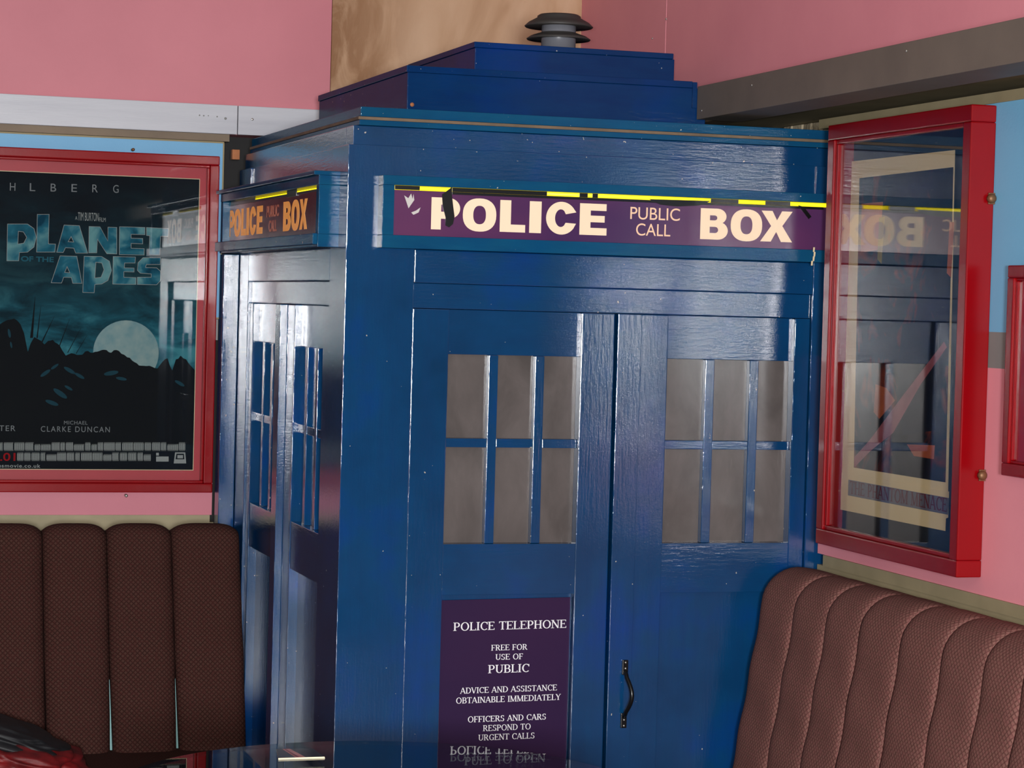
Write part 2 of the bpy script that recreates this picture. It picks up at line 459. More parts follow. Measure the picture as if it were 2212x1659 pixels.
# bracketless slab serif capitals, drawn as strokes; unit cap height, returns rectangles and arcs as loops
def serif(ch):
    T, N, SW = 0.135, 0.07, 0.085   # thick, thin, serif overhang
    L = []
    def bar(x0, y0, x1, y1, w):
        d = Vector((x1 - x0, y1 - y0)); n = Vector((-d.y, d.x)).normalized() * w / 2
        L.append([(x0 + n.x, y0 + n.y), (x0 - n.x, y0 - n.y), (x1 - n.x, y1 - n.y), (x1 + n.x, y1 + n.y)])
    def ser(x, y, w=None):
        w = w or (T / 2 + SW); yy = y + 0.025 if y < 0.5 else y - 0.025; bar(x - w, yy, x + w, yy, 0.05)
    def stem(x, w=T, a=0, b=1, s0=1, s1=1):
        bar(x, a, x, b, w)
        if s0: ser(x, a)
        if s1: ser(x, b)
    def arc(cx, cy, rx, ry, a0, a1, wt=T, wn=N, n=18):
        o, i = [], []
        for k in range(n + 1):
            a = math.radians(a0 + (a1 - a0) * k / n); c, s = math.cos(a), math.sin(a)
            w = wn + (wt - wn) * abs(c)
            o.append((cx + rx * c, cy + ry * s)); i.append((cx + (rx - w) * c, cy + (ry - w) * s))
        for k in range(n): L.append([o[k], o[k + 1], i[k + 1], i[k]])
    w = 0.7
    if ch == 'A': bar(0.06, 0, 0.35, 1, N); bar(0.35, 1, 0.66, 0, T); bar(0.17, 0.33, 0.54, 0.33, N); ser(0.07, 0, 0.11); ser(0.65, 0, 0.13); w = 0.74
    elif ch == 'B': stem(0.15); bar(0.1, 0.965, 0.38, 0.965, N); bar(0.1, 0.52, 0.38, 0.52, N); bar(0.1, 0.035, 0.38, 0.035, N); arc(0.36, 0.75, 0.22, 0.25, 90, -90); arc(0.36, 0.275, 0.27, 0.275, 90, -90); w = 0.66
    elif ch == 'C': arc(0.42, 0.5, 0.37, 0.51, 48, 312); bar(0.66, 0.68, 0.66, 0.97, N); w = 0.72
    elif ch == 'D': stem(0.15); bar(0.1, 0.965, 0.36, 0.965, N); bar(0.1, 0.035, 0.36, 0.035, N); arc(0.34, 0.5, 0.40, 0.5, 90, -90); w = 0.78
    elif ch == 'E': stem(0.15); bar(0.1, 0.965, 0.58, 0.965, N); bar(0.1, 0.52, 0.44, 0.52, N); bar(0.1, 0.035, 0.60, 0.035, N); bar(0.57, 0.80, 0.57, 1, 0.05); bar(0.59, 0, 0.59, 0.22, 0.05); bar(0.44, 0.42, 0.44, 0.62, 0.05); w = 0.65
    elif ch == 'F': stem(0.15); bar(0.1, 0.965, 0.56, 0.965, N); bar(0.1, 0.5, 0.44, 0.5, N); bar(0.55, 0.78, 0.55, 1, 0.05); bar(0.44, 0.4, 0.44, 0.6, 0.05); w = 0.61
    elif ch == 'G': arc(0.42, 0.5, 0.37, 0.51, 48, 300); bar(0.66, 0.70, 0.66, 0.97, N); bar(0.64, 0.03, 0.64, 0.42, T); bar(0.50, 0.42, 0.76, 0.42, 0.05); w = 0.78
    elif ch == 'H': stem(0.15); stem(0.62); bar(0.15, 0.5, 0.62, 0.5, N); w = 0.78
    elif ch == 'I': stem(0.17); w = 0.34
    elif ch == 'L': stem(0.15); bar(0.1, 0.035, 0.56, 0.035, N); bar(0.56, 0, 0.56, 0.24, 0.05); w = 0.61
    elif ch == 'M': stem(0.12, N); stem(0.78, T); bar(0.13, 0.98, 0.44, 0.03, T); bar(0.44, 0.03, 0.76, 0.98, N); w = 0.94
    elif ch == 'N': stem(0.12, N); stem(0.64, N, 0, 1, 0, 1); bar(0.12, 0.98, 0.64, 0.02, T); w = 0.78
    elif ch == 'O': arc(0.42, 0.5, 0.38, 0.52, 0, 360, n=30); w = 0.84
    elif ch == 'P': stem(0.15); bar(0.1, 0.965, 0.36, 0.965, N); bar(0.1, 0.46, 0.36, 0.46, N); arc(0.34, 0.71, 0.26, 0.29, 90, -90); w = 0.64
    elif ch == 'R': stem(0.15); bar(0.1, 0.965, 0.36, 0.965, N); bar(0.1, 0.50, 0.36, 0.50, N); arc(0.34, 0.73, 0.25, 0.27, 90, -90); bar(0.34, 0.5, 0.62, 0.0, T); ser(0.64, 0, 0.1); w = 0.72
    elif ch == 'S': arc(0.30, 0.745, 0.24, 0.265, 40, 250); arc(0.30, 0.265, 0.25, 0.275, 85, -140); bar(0.49, 0.74, 0.49, 0.98, 0.05); bar(0.07, 0.02, 0.07, 0.27, 0.05); w = 0.60
    elif ch == 'T': stem(0.34, T, 0, 1, 1, 0); bar(0.03, 0.965, 0.65, 0.965, N); bar(0.045, 0.78, 0.045, 1, 0.05); bar(0.635, 0.78, 0.635, 1, 0.05); w = 0.68
    elif ch == 'U': stem(0.15, T, 0.3, 1, 0, 1); stem(0.62, N, 0.3, 1, 0, 1); arc(0.37, 0.33, 0.285, 0.34, 180, 360); w = 0.76
    elif ch == 'V': bar(0.07, 1, 0.36, 0, T); bar(0.36, 0, 0.64, 1, N); ser(0.08, 1, 0.12); ser(0.63, 1, 0.11); w = 0.71
    elif ch == 'Y': bar(0.07, 1, 0.34, 0.45, T); bar(0.34, 0.45, 0.60, 1, N); stem(0.34, T, 0, 0.47, 1, 0); ser(0.08, 1, 0.12); ser(0.60, 1, 0.11); w = 0.67
    elif ch == ' ': w = 0.36
    return L, w


def serif_lines(name, parent, m, lines, frame, **props):
    """lines: (text, u0, u1, v_base, cap height)"""
    O, U, V = (Vector(q) for q in frame); Nn = U.cross(V)
    bm = bmesh.new()
    for s, u0, u1, vb, h in lines:
        x = 0; segs = []
        for ch in s:
            L, w = serif(ch); segs += [[(x + a, b) for a, b in q] for q in L]; x += w
        k = (u1 - u0) / x
        for j, q in enumerate(segs):
            f = bm.faces.new([bm.verts.new(O + U * (u0 + a * k) + V * (vb + b * h) + Nn * (0.0004 + 0.000004 * j)) for a, b in q])
            f.normal_update()
            if f.normal.dot(Nn) < 0: f.normal_flip()
    me = bpy.data.meshes.new(name); bm.to_mesh(me); bm.free(); me.materials.append(m)
    o = bpy.data.objects.new(name, me); COL.objects.link(o)
    if parent: o.parent = parent; o.matrix_parent_inverse = parent_inv(parent)
    for k, v in props.items(): o[k] = v
    return o


# ================================================================== the room
ST = dict(kind='structure')
YB, XR, XU = 1.40, 1.20, 1.03         # left (rear) wall face, lower right wall face, upper right bulkhead face
b = MB(); b.box(-4.5, 3.2, -7.6, 1.62, -0.05, 0, FLOOR); b.build('floor', **ST)
b = MB(); b.box(-4.5, 3.2, -7.6, 1.62, 2.95, 3.0, CEIL); b.build('ceiling', **ST)
b = MB(); b.box(-4.5, -4.4, -7.6, 1.62, 0, 2.95, NEUTRAL); b.build('wall_far_left', **ST)
b = MB(); b.box(-4.5, 3.2, -7.6, -7.5, 0, 2.95, NEUTRAL); b.build('wall_behind', **ST)
# rear wall: masonry shell, then painted lining that stops short of the police box
b = MB(); b.box(-4.4, 3.2, 1.50, 1.62, 0, 2.95, DARK); b.build('wall_rear', **ST)
b = MB(); e = -0.040
b.box(-4.4, e, YB, 1.50, 0, 0.955, BEIGE); b.box(-4.4, e - .012, YB - .004, 1.50, 0.952, 0.976, BEIGE)
b.box(-4.4, e - .006, YB, 1.50, 0.976, 1.476, PINK); b.box(-4.4, e, YB, 1.50, 1.476, 1.535, GREYB)
b.box(-4.4, e + .008, YB, 1.50, 1.535, 2.042, SKYB, 0.006); b.box(-4.4, e + .02, YB - .002, 1.50, 2.042, 2.062, UNDER)
b.build('wall_rear_lining', **ST)
xp = at(715, 100, 'Y', YB).x
b = MB(); b.box(-4.4, xp, YB, 1.50, 2.062, 2.95, PINK_UP); b.build('wall_rear_upper', **ST)
bx('plywood_board', None, PLY, xp + .003, XU, YB + .006, 1.50, 2.0, 2.95, label='bare plywood board filling the wall above the blue police box', category='board')
# silver-grey painted planks on the rear wall
tr = empty('trim_1', (-1, YB, 2.1), **ST)
xs = at(514, 250, 'Y', YB - .02).x
for x0, x1 in ((-4.4, xs - .0012), (xs + .0012, 0.30)):
    bx('plank', tr, SILVER, x0, x1, YB - .02, YB, 2.062, 2.144, 0.0015)
for px, py, r in ((545, 258, .0036), (487, 256, .0035), (431, 249, .002), (440, 250, .002), (450, 250, .0015), (469, 252, .002)):
    p = at(px, py, 'Y', YB - .0205); b = MB()
    b.lathe([(r, .0), (r, -.0012), (r * .4, -.0016)], p, SCREW if px == 545 else GREYB, 14, 'Y'); b.build('screw', tr)

# lower right wall lining with the same painted bands; it stops in the plane of the box front
Y0 = -0.012
b = MB()
YW = -1.52
b.box(XR - .004, XR + .12, -7.5, YW, 0, 2.075, DARKP)  # unseen stretch of wall, made dark so the box front reflects little
b.box(XR, XR + .12, YW, Y0, 0, 0.985, BEIGE)
b.box(XR - .006, XR + .12, YW, Y0 - .045, 0.985, 1.012, BEIGE)
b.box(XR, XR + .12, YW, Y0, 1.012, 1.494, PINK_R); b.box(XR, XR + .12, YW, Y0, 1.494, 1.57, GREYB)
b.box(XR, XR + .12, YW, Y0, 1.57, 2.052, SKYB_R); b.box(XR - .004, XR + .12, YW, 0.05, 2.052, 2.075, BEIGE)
b.build('wall_right', **ST)
b = MB(); b.box(1.50, 1.6, -0.01, 1.5, 0, 2.08, DARK); b.build('wall_right_recess', **ST)
b = MB(); b.box(XR + .12, 1.6, -.06, -0.012, 0, 2.08, DARK); b.build('wall_right_return', **ST)
# bulkhead above: pink panels with an open joint, and the soffit under it
ys = at(1438, 80, 'X', XU).y
bk = empty('wall_right_upper', (XU + .1, -2, 2.5), **ST)
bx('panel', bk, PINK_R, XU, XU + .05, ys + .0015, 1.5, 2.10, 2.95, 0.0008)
bx('panel', bk, DARKP, XU, XU + .05, -7.5, -1.603, 2.10, 2.95, 0.0008)  # unseen end made dark to keep pink out of the roof reflections
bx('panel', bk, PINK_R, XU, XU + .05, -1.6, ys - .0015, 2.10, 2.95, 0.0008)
bx('backing', bk, BEIGE, XU + .012, XU + .6, -7.5, 1.5, 2.10, 2.95)
b = MB(); p = at(1440, 41, 'X', XU - .001); b.lathe([(.003, 0), (.003, -.002), (.001, -.003)], p, SCREW, 12, 'X'); b.build('screw', bk)
b = MB(); p = at(1410, 83, 'X', XU - .001); b.lathe([(.0025, 0), (.0025, -.002), (.001, -.003)], p, SCREW, 12, 'X'); b.build('screw', bk)
bm_ = empty('trim_2', (0.98, -2, 2.1), **ST)
bx('beam', bm_, BROWN, 0.93, XU + .02, -7.5, 0.196, 2.072, 2.154, 0.002)
bx('soffit_board', bm_, UNDER, XU + .02, 1.12, -7.5, 0.6, 2.088, 2.110, 0.002)
bx('soffit_board', bm_, UNDER, 1.122, 1.6, -7.5, 1.5, 2.101, 2.115, 0.002)
for px, py in ((1624, 184), (1516, 239), (1958, 110)):
    p = at(px, py, 'X', 0.929); b = MB(); b.lathe([(.003, 0), (.003, -.001), (.001, -.0018)], p, SCREW, 10, 'X'); b.build('nail', bm_)

# rough stone showing between the box roof and the beam
sw = empty('stone_wall', (1.36, 0.6, 2.0), kind='structure')
y = 0.03; k = 0
xst = 1.345
while y < 1.44:
    w = random.uniform(.045, .085); h0 = 0
    zz = 1.98
    for hz in (random.uniform(.05, .07), .12):
        d = random.uniform(-.008, .008); j = lambda: random.uniform(-.004, .004)
        x0, x1, y0_, y1_, z0, z1 = xst + d, xst + .1, y + .002, y + w - .002, zz + .002, min(zz + hz - .002, 2.0985)
        b = MB(); b.hexa([(x0 + j(), y0_, z0), (x1, y0_, z0), (x1, y1_, z0), (x0 + j(), y1_, z0), (x0 + j(), y0_ + j(), z1), (x1, y0_, z1), (x1, y1_, z1), (x0 + j(), y1_ + j(), z1)], STONE, 0.004)
        b.build('stone', sw); zz += hz
    y += w
bx('mortar', sw, DARK, xst + .012, xst + .12, 0.03, 1.46, 1.9, 2.0985)

# small bare wood block and batten in the gap between lining and box
bx('wood_block', None, WOODBIT, at(502, 330, 'Y', 1.36).x, at(518, 330, 'Y', 1.36).x, 1.36, 1.385, 1.99, 2.018, 0.001,
   label='small bare wood block in the dark gap left of the blue box roof', category='wood block')

# ================================================================== police box
S = 1.334
pb = empty('police_box', (S / 2, S / 2, 0), category='police box',
           label='dark blue wooden police box with paned doors and stepped roof standing in the corner')


def F(u, w): return (u, -w)            # front face: u to the right, w outwards
def G(u, w): return (-w, u)            # left face: u away from the camera


def fb(name, parent, m, face, u0, u1, w0, w1, z0, z1, bev=0.002, **props):
    (x0, y0), (x1, y1) = face(u0, w0), face(u1, w1)
    return bx(name, parent, m, x0, x1, y0, y1, z0, z1, bev, **props)


# corner posts
for x0, x1, y0, y1 in ((0, .163, 0, .163), (S - .163, S, 0, .163), (0, .163, S - .163, S), (S - .163, S, S - .163, S)):
    bx('corner_post', pb, BOX_V, x0, x1, y0, y1, 0.12, 1.958, 0.0016)
bx('plinth', pb, BOX_H, -.03, S + .03, -.03, S, 0.0, 0.12, 0.004)
bx('side_panel', pb, BOX_V, S - .05, S - .03, .16, S - .16, 0.1, 1.96)
bx('back_panel', pb, BOX_V, .1, S - .1, S - .05, S - .03, 0.1, 1.96)
bx('rear_batten', pb, BOX_V, -.045, -.001, S - .03, S + .03, 0.12, 1.72, 0.002)
bx('ceiling_panel', pb, DARK, .06, S - .06, .06, S - .06, 1.9, 1.94)

for face in (F, G):
    fr = face is F
    fb('fascia', pb, BOX_H, face, .163 if fr else .163, S - .163, -.05, -.006, 1.722, 1.958, 0.001)
    fb('frieze', pb, BOX_H, face, .013 if fr else .0805, S - .013, -.08, -.013, 1.958, 2.003, 0.0015)
    fb('upper_rail', pb, BOX_H, face, .1635, S - .1635, -.05, 0.0, 1.645, 1.7215, 0.002)
    fb('lower_rail', pb, BOX_H, face, .1635, S - .1635, -.05, -.011, 1.586, 1.6445, 0.002)
    for side in (0, 1):
        d0, d1 = ((.1645, .6630), (.6690, S - .1645))[side]
        w0, w1 = ((.253, .580), (.800, 1.130))[side]
        b = MB()
        for a0, a1 in ((d0, w0), (w1, d1)):
            (x0, y0), (x1, y1) = face(a0, -.046), face(a1, -.008); b.box(x0, x1, y0, y1, .14, 1.585, BOX_V, 0.002)
        for z0, z1, wo, mm in ((.14, .26, -.010, BOX_H), (.915, 1.035, -.010, BOX_H), (.26, .915, -.032, BOX_V), (1.48, 1.585, -.026, BOX_H)):
            (x0, y0), (x1, y1) = face(w0 - .001, -.046), face(w1 + .001, wo); b.box(x0, x1, y0, y1, z0, z1, mm, 0.0012)
        dn = b.build('door', pb)
        ww = w1 - w0; vb = [(w0 + ww * .315, w0 + ww * .385), (w0 + ww * .665, w0 + ww * .735)]
        cols = [(w0, vb[0][0]), (vb[0][1], vb[1][0]), (vb[1][1], w1)]
        zm0, zm1 = 1.262, 1.283
        for v0, v1 in vb: fb('glazing_bar', dn, BOX_V, face, v0, v1, -.044, -.020, 1.0352, 1.4798, 0.0015)
        for c0, c1 in cols:
            fb('glazing_bar', dn, BOX_H, face, c0 + .0002, c1 - .0002, -.044, -.022, zm0, zm1, 0.0012)
            for z0, z1 in ((1.0352, zm0 - .0002), (zm1 + .0002, 1.4798)):
                o = fb('window_pane', dn, PANE, face, c0 + .0002, c1 - .0002, -.046, -.039, z0, z1, 0)
                tw = random.uniform(-.012, .012)
        if side:
            fb('astragal', dn, BOX_V, face, .6675, .727, -.0078, .012 if not fr else .004, .14, 1.585, 0.0015)
    fb('jamb', pb, DARK, face, .6, .75, -.07, -.052, .12, 1.6, 0)

# roof
bx('roof_cap', pb, BOX_L, .027, S - .027, .004, S - .027, 2.0235, 2.046, 0.002)
bx('cap_bed', pb, RAW, .022, S - .022, .002, S - .022, 2.016, 2.0232, 0.0015)
bx('cap_bed', pb, BOX_L, .024, S - .024, .0, S - .024, 2.0032, 2.0158, 0.0015)
t2 = bx('roof_tier', pb, BOX_D, .187, .955, .20, 1.166, 2.047, 2.150, 0.002)
bx('edge_board', t2, BOX_D, .184, .918, .197, 1.169, 2.150, 2.166, 0.0015)
bx('tier_block', t2, BOX_D, .918, .93, .1965, .24, 2.10, 2.1645, 0.001)
t3 = bx('roof_tier', pb, BOX_D, .400, .930, .36, 1.005, 2.166, 2.236, 0.002)
bx('edge_board', t3, BOX_D, .397, .926, .357, 1.008, 2.236, 2.250, 0.0015)
# scuffed hole at the lower left corner of the middle tier
p = at(890, 226, 'Y', .199); b = MB(); b.lathe([(.005, 0), (.005, -.0015)], p, WOODBIT, 12, 'Y'); b.build('chipped_spot', t2)

lx, ly = .663, .50
b = MB(); b.lathe([(.0445, 2.250), (.0445, 2.336)], (lx, ly, 0), LAMPGREY, 64); lamp = b.build('roof_lamp', pb)
b = MB(); b.lathe([(.05, 2.2865), (.081, 2.2825), (.0825, 2.2850), (.072, 2.292), (.0455, 2.301), (.0455, 2.3015)], (lx, ly, 0), LAMPDARK, 64); b.build('lamp_flange', lamp)
b = MB(); b.lathe([(.045, 2.318), (.086, 2.3145), (.0885, 2.317), (.078, 2.327), (.056, 2.339), (.056, 2.343), (.050, 2.347), (.001, 2.348)], (lx, ly, 0), LAMPDARK, 64); b.build('lamp_cap', lamp)


# sign boxes
def sign_box(face, P, front):
    u0, u1 = (.073, 1.262) if front else (.080, 1.345); z0, z1 = 1.7225, 1.889
    b = MB(); wo = .042 if front else .050
    def q(a0, a1, w0, w1, za, zb, m, bv=.0015):
        (x0, y0), (x1, y1) = face(a0, w0), face(a1, w1); b.box(x0, x1, y0, y1, za, zb, m, bv)
    q(u0, u1, -.002, wo, 1.867, z1, BOX_L); q(u0, u1, -.002, wo, z0, 1.7525, BOX_L)
    q(u0, u0 + .028, -.002, wo - .001, 1.7525, 1.867, BOX_L); q(u1 - .028, u1, -.002, wo - .001, 1.7525, 1.867, BOX_L)
    q(u0 + .01, u1 - .01, -.002, .002, 1.75, 1.868, DARK, 0)
    sb = b.build('sign_box', P)
    if not front:
        fb('lid', sb, BOX_L, face, u0 - .002, u1 + .012, -.002, .062, z1, z1 + .010, 0.002)
        fb('ledge', sb, BOX_L, face, u0 - .002, u1 + .012, .0505, .062, z0 + .005, 1.7535, 0.002)
    fb('sign_panel', sb, SIGN_F if front else SIGN_S, face, u0 + .0285, u1 - .0285, .022, .028, 1.753, 1.8565 if front else 1.8590, 0)
    # lit tube behind the open slot along the top
    b = MB()
    c = [face(u0 + .035, .012), face(u1 - .035, .012)]
    b.tube([(c[0][0], c[0][1], 1.8625), (c[1][0], c[1][1], 1.8625)], .0050, TUBE, 12); b.build('light_tube', sb)
    return sb


sf = sign_box(F, pb, True); sg = sign_box(G, pb, False)
frF = ((0, -.0282, 0), (1, 0, 0), (0, 0, 1))
X_ = lambda px: at(px, 475, 'Y', -.029).x
sp = [('P', 931.4, 993.6), ('O', 999.7, 1072), ('L', 1080, 1135), ('I', 1143.8, 1169.4), ('C', 1178.4, 1244.6), ('E', 1252.4, 1311)]
sp2 = [('B', 1513.5, 1573), ('O', 1579, 1647), ('X', 1643.6, 1712.6)]
for c, a, b_ in sp + sp2: plate('letter', sf, LET_F, heavy_word([(c, X_(a), X_(b_))], 1.769, .074), frF)
write('small_lettering', sf, LET_T, [('PUBLIC', X_(1361.5), X_(1468.7), 1.8105, .029, 0, 0, 1), ('CALL', X_(1375), X_(1449), 1.7725, .0285, 0, 0, 1)], frF)
# tape, gasket and scrapes on the front sign
def tp(px0, px1, z0, z1, w0=.0285, w1=.030):
    fb('black_tape', sf, BLACK, F, X_(px0), X_(px1), w0, w1, z0, z1, 0.0004)
tp(975, 1778, 1.851, 1.8570); tp(851, 905, 1.8575, 1.8665); tp(975, 1180, 1.8571, 1.8665); tp(1250, 1268, 1.8571, 1.8665, .0287, .0302); tp(1278, 1290, 1.8571, 1.8665, .0287, .0302)
tp(1534, 1594, 1.8571, 1.8665); tp(1652, 1706, 1.8571, 1.8665)
plate('black_tape', sf, BLACK, [[(X_(a), at(a, y_, 'Y', -.031).z) for a, y_ in ((974, 404), (953, 420), (955, 445), (962, 470), (962, 487), (970, 491), (978, 484), (981, 468), (977, 442), (974, 420))]], ((0, -.031, 0), (1, 0, 0), (0, 0, 1)), 0.002)
plate('black_tape', sf, BLACK, [[(X_(a), at(a, y_, 'Y', -.031).z) for a, y_ in ((1722, 443), (1735, 447), (1752, 468), (1746, 473))]], ((0, -.031, 0), (1, 0, 0), (0, 0, 1)), 0.001)
plate('black_tape', sf, BLACK, [[(X_(a), at(a, y_, 'Y', -.0305).z) for a, y_ in ((1400, 430), (1535, 434), (1508, 444), (1460, 446), (1425, 442))]], ((0, -.0305, 0), (1, 0, 0), (0, 0, 1)), 0.001)
for pts in (((872, 422), (881, 428), (887, 418), (890, 430), (892, 419), (894, 432), (882, 450)), ((888, 459), (898, 455), (908, 448), (904, 459), (893, 464))):
    plate('scraped_patch', sf, OFFWHITE, [[(X_(a), at(a, y_, 'Y', -.0285).z) for a, y_ in pts]], frF, .0003)
# side sign lettering: same layout, reading towards the camera
frG = ((-.0282, S, 0), (0, -1, 0), (0, 0, 1))
def yz(px): return S - at(px, 475, 'X', -.029).y
sps = [('P', 493, 505), ('O', 505.5, 519), ('L', 520.5, 530.5), ('I', 532, 537), ('C', 538.5, 552), ('E', 554, 566.5), ('B', 611, 627), ('O', 628.5, 645.5), ('X', 646, 662.5)]
for c, a, b_ in sps: plate('letter', sg, LET_S, heavy_word([(c, yz(a), yz(b_))], 1.769, .074), frG)
write('small_lettering', sg, LET_ST, [('PUBLIC', yz(575), yz(601), 1.8105, .029, .0006, 0, 1), ('CALL', yz(580), yz(597), 1.7725, .0285, .0006, 0, 1)], frG)
fb('black_tape', sg, BLACK, G, .12, .95, .0285, .030, 1.8560, 1.8612, 0)
fb('black_tape', sg, BLACK, G, .95, 1.30, .0285, .030, 1.8560, 1.8668, 0)
fb('black_tape', sg, BLACK, G, .42, .53, .0285, .031, 1.853, 1.867, 0)

doors = [o for o in pb.children if o.name.startswith('door')]
fl, frd = doors[0], doors[1]
# enamel notice in the lower panel of the left front door
NY = -(-.026)
b = MB(); zt = .902; zb = .30
b.hexa([(.258, .031, zb), (.258, .026, zb), (.578, .026, zb + .003), (.578, .031, zb + .003), (.256, .031, zt - .001), (.256, .026, zt - .001), (.577, .026, zt + .003), (.577, .031, zt + .003)], NOTICE, 0.0008)
nt = b.build('notice', pb)
def nz(px, py): return at(px, py, 'Y', .0255)
rows = [('POLICE TELEPHONE', 979, 1223.5, 1359, .0195), ('FREE FOR', 1060.7, 1139, 1404, .0135), ('USE OF', 1070, 1130, 1424.3, .0135), ('PUBLIC', 1054, 1143.5, 1452.5, .0195),
        ('ADVICE AND ASSISTANCE', 994, 1203, 1494.5, .0140), ('OBTAINABLE IMMEDIATELY', 984.5, 1210.5, 1515.5, .0140), ('OFFICERS AND CARS', 1010, 1179.5, 1557, .0140),
        ('RESPOND TO', 1043, 1146.5, 1577, .0140), ('URGENT CALLS', 1033, 1155, 1597, .0140), ('PULL TO OPEN', 1003, 1178, 1649, .0195)]
th = math.radians(0.75)
U = Vector((math.cos(th), 0, math.sin(th))); V = Vector((-math.sin(th), 0, math.cos(th))); O = Vector((.4, .0256, .7))
ln = []
for s, a, c, yb, h in rows:
    p0 = nz(a, yb + 2) - O; p1 = nz(c, yb - 2) - O
    ln.append((s, p0.dot(U), p1.dot(U), (p0 + p1).dot(V) / 2 - h * .02, h))
serif_lines('lettering', nt, LET_W, ln, (O, U, V))

# pull handle on the right front door
hx, hy = .7085, -.006
b = MB()
for z0, z1 in ((.721, .757), (.593, .629)): b.box(hx - .0075, hx + .0075, hy - .004, hy + .003, z0, z1, BLACKM, .002)
pts = [(hx, hy - .004, .729), (hx, hy - .012, .722)]
for k in range(9):
    t = k / 8; pts.append((hx + .007 * math.sin(math.pi * t), hy - .016 - .020 * math.sin(math.pi * t), .716 - .082 * t))
pts += [(hx, hy - .012, .628), (hx, hy - .004, .621)]
b.tube(pts, .0052, BLACKM, 12)
for z in (.751, .737, .613, .599): b.lathe([(.0028, 0), (.002, -.002)], (hx, hy - .004, z), SCREW, 10, 'Y')
b.build('door_handle', frd, label='black iron pull handle')
# dangling scrap of masking tape under the sign at the right
p = at(1757, 545, 'Y', -.048)
b = MB()
for k in range(4):
    z = p.z + .012 - k * .011; x = p.x + (.0, .002, .0, -.004)[k]
    b.hexa([(x - .002, -.05, z - .011), (x + .002, -.05, z - .011), (x + .002, -.049, z - .011), (x - .002, -.049, z - .011), (x - .0015, -.05, z), (x + .003, -.05, z), (x + .003, -.049, z), (x - .0015, -.049, z)], CREAM)
b.build('tape_scrap', sf)


# ================================================================== poster cases
def frame_case(name, face, u0, u1, z0, z1, depth, rim, m, lip, **props):
    """open-fronted display case: back board, four rails, glass; face maps (u, w) to (x, y)"""
    c0 = face((u0 + u1) / 2, 0); root = empty(name, (c0[0], c0[1], z0), **props)
    for a0, a1, za, zb in ((u0, u1, z1 - rim, z1), (u0, u1, z0, z0 + rim), (u0, u0 + rim, z0 + rim, z1 - rim), (u1 - rim, u1, z0 + rim, z1 - rim)):
        b = MB(); (x0, y0), (x1, y1) = face(a0, 0.001), face(a1, depth); b.box(x0, x1, y0, y1, za, zb, m, 0.003)
        b.build('frame_rail', root)
    i0, i1, j0, j1 = u0 + rim, u1 - rim, z0 + rim, z1 - rim
    for a0, a1, za, zb in ((i0, i1, j1 - lip, j1), (i0, i1, j0, j0 + lip), (i0, i0 + lip, j0 + lip, j1 - lip), (i1 - lip, i1, j0 + lip, j1 - lip)):
        b = MB(); (x0, y0), (x1, y1) = face(a0, depth - .022), face(a1, depth - .006); b.box(x0, x1, y0, y1, za, zb, m, 0.0025)
        b.build('glass_bead', root)
    return root, (i0 + lip, i1 - lip, j0 + lip, j1 - lip)


# ---- left case with the night-scene film poster
FL = lambda u, w: (u, YB - w)
lc, (i0, i1, j0, j1) = frame_case('poster_case', FL, -.805, -.0535, 1.043, 1.9965, .045, .026, RED, .008, category='poster case',
    label='red framed glass case on the left wall holding a dark teal film poster', group=None) if False else frame_case(
    'poster_case', FL, -.805, -.0535, 1.043, 1.9965, .045, .026, RED, .008, category='poster case',
    label='red framed glass case on the left wall holding a dark teal film poster')
b = MB(); b.box(i0 - .008, i1 + .008, YB - .008, YB - .001, j0 - .008, j1 + .008, REDMAT); b.build('mount_board', lc)
YP = YB - .0085
px_r, px_l = at(425, 700, 'Y', YP).x, -.745
zt_, zb_ = 1.9325, 1.1035


def m_sky():
    t = NT('poster_night_sky')
    f = t.noise((1, 1, 2.6), 6, 5, 0.6, 0.6)
    col = t.ramp(f, [(0.32, lin(20, 48, 58)), (0.5, lin(34, 92, 108)), (0.7, lin(70, 138, 150))])
    sx = t.new('ShaderNodeSeparateXYZ'); t.link(t.coords(), sx.inputs[0])
    mr = t.new('ShaderNodeMapRange'); t.link(sx.outputs[2], mr.inputs[0]); mr.inputs[1].default_value = 1.10; mr.inputs[2].default_value = 1.94
    k = t.ramp(mr.outputs[0], [(0, (0, 0, 0, 1)), (0.28, (0.1, 0.1, 0.1, 1)), (0.36, (0.85, 0.85, 0.85, 1)), (0.50, (0.8, 0.8, 0.8, 1)), (0.64, (0.22, 0.22, 0.22, 1)), (1, (0, 0, 0, 1))])
    col = t.mix(k, lin(22, 24, 30), col)
    return t.done(col, 0.9, Specular_IOR_Level=0.1)


po = bx('poster', lc, CREAM, px_l, px_r, YP, YP + .0005, zb_, zt_)
bx('printed_picture', po, m_sky(), px_l + .002, px_r - .002, YP - .0004, YP - .0001, zb_ + .002, zt_ - .002)
frL = lambda dy: ((0, YP - dy, 0), (1, 0, 0), (0, 0, 1))
def LP(pts, s=1, ox=0, oy=0): return [(lambda q: (q.x, q.z))(at(ox + a / s, oy + b_ / s, 'Y', YP)) for a, b_ in pts]


def m_moon():
    t = NT('poster_moon'); f = t.noise((1, 1, 1), 26, 4)
    return t.done(t.ramp(f, [(0.3, lin(70, 116, 124)), (0.7, lin(118, 138, 134))]), 0.4)


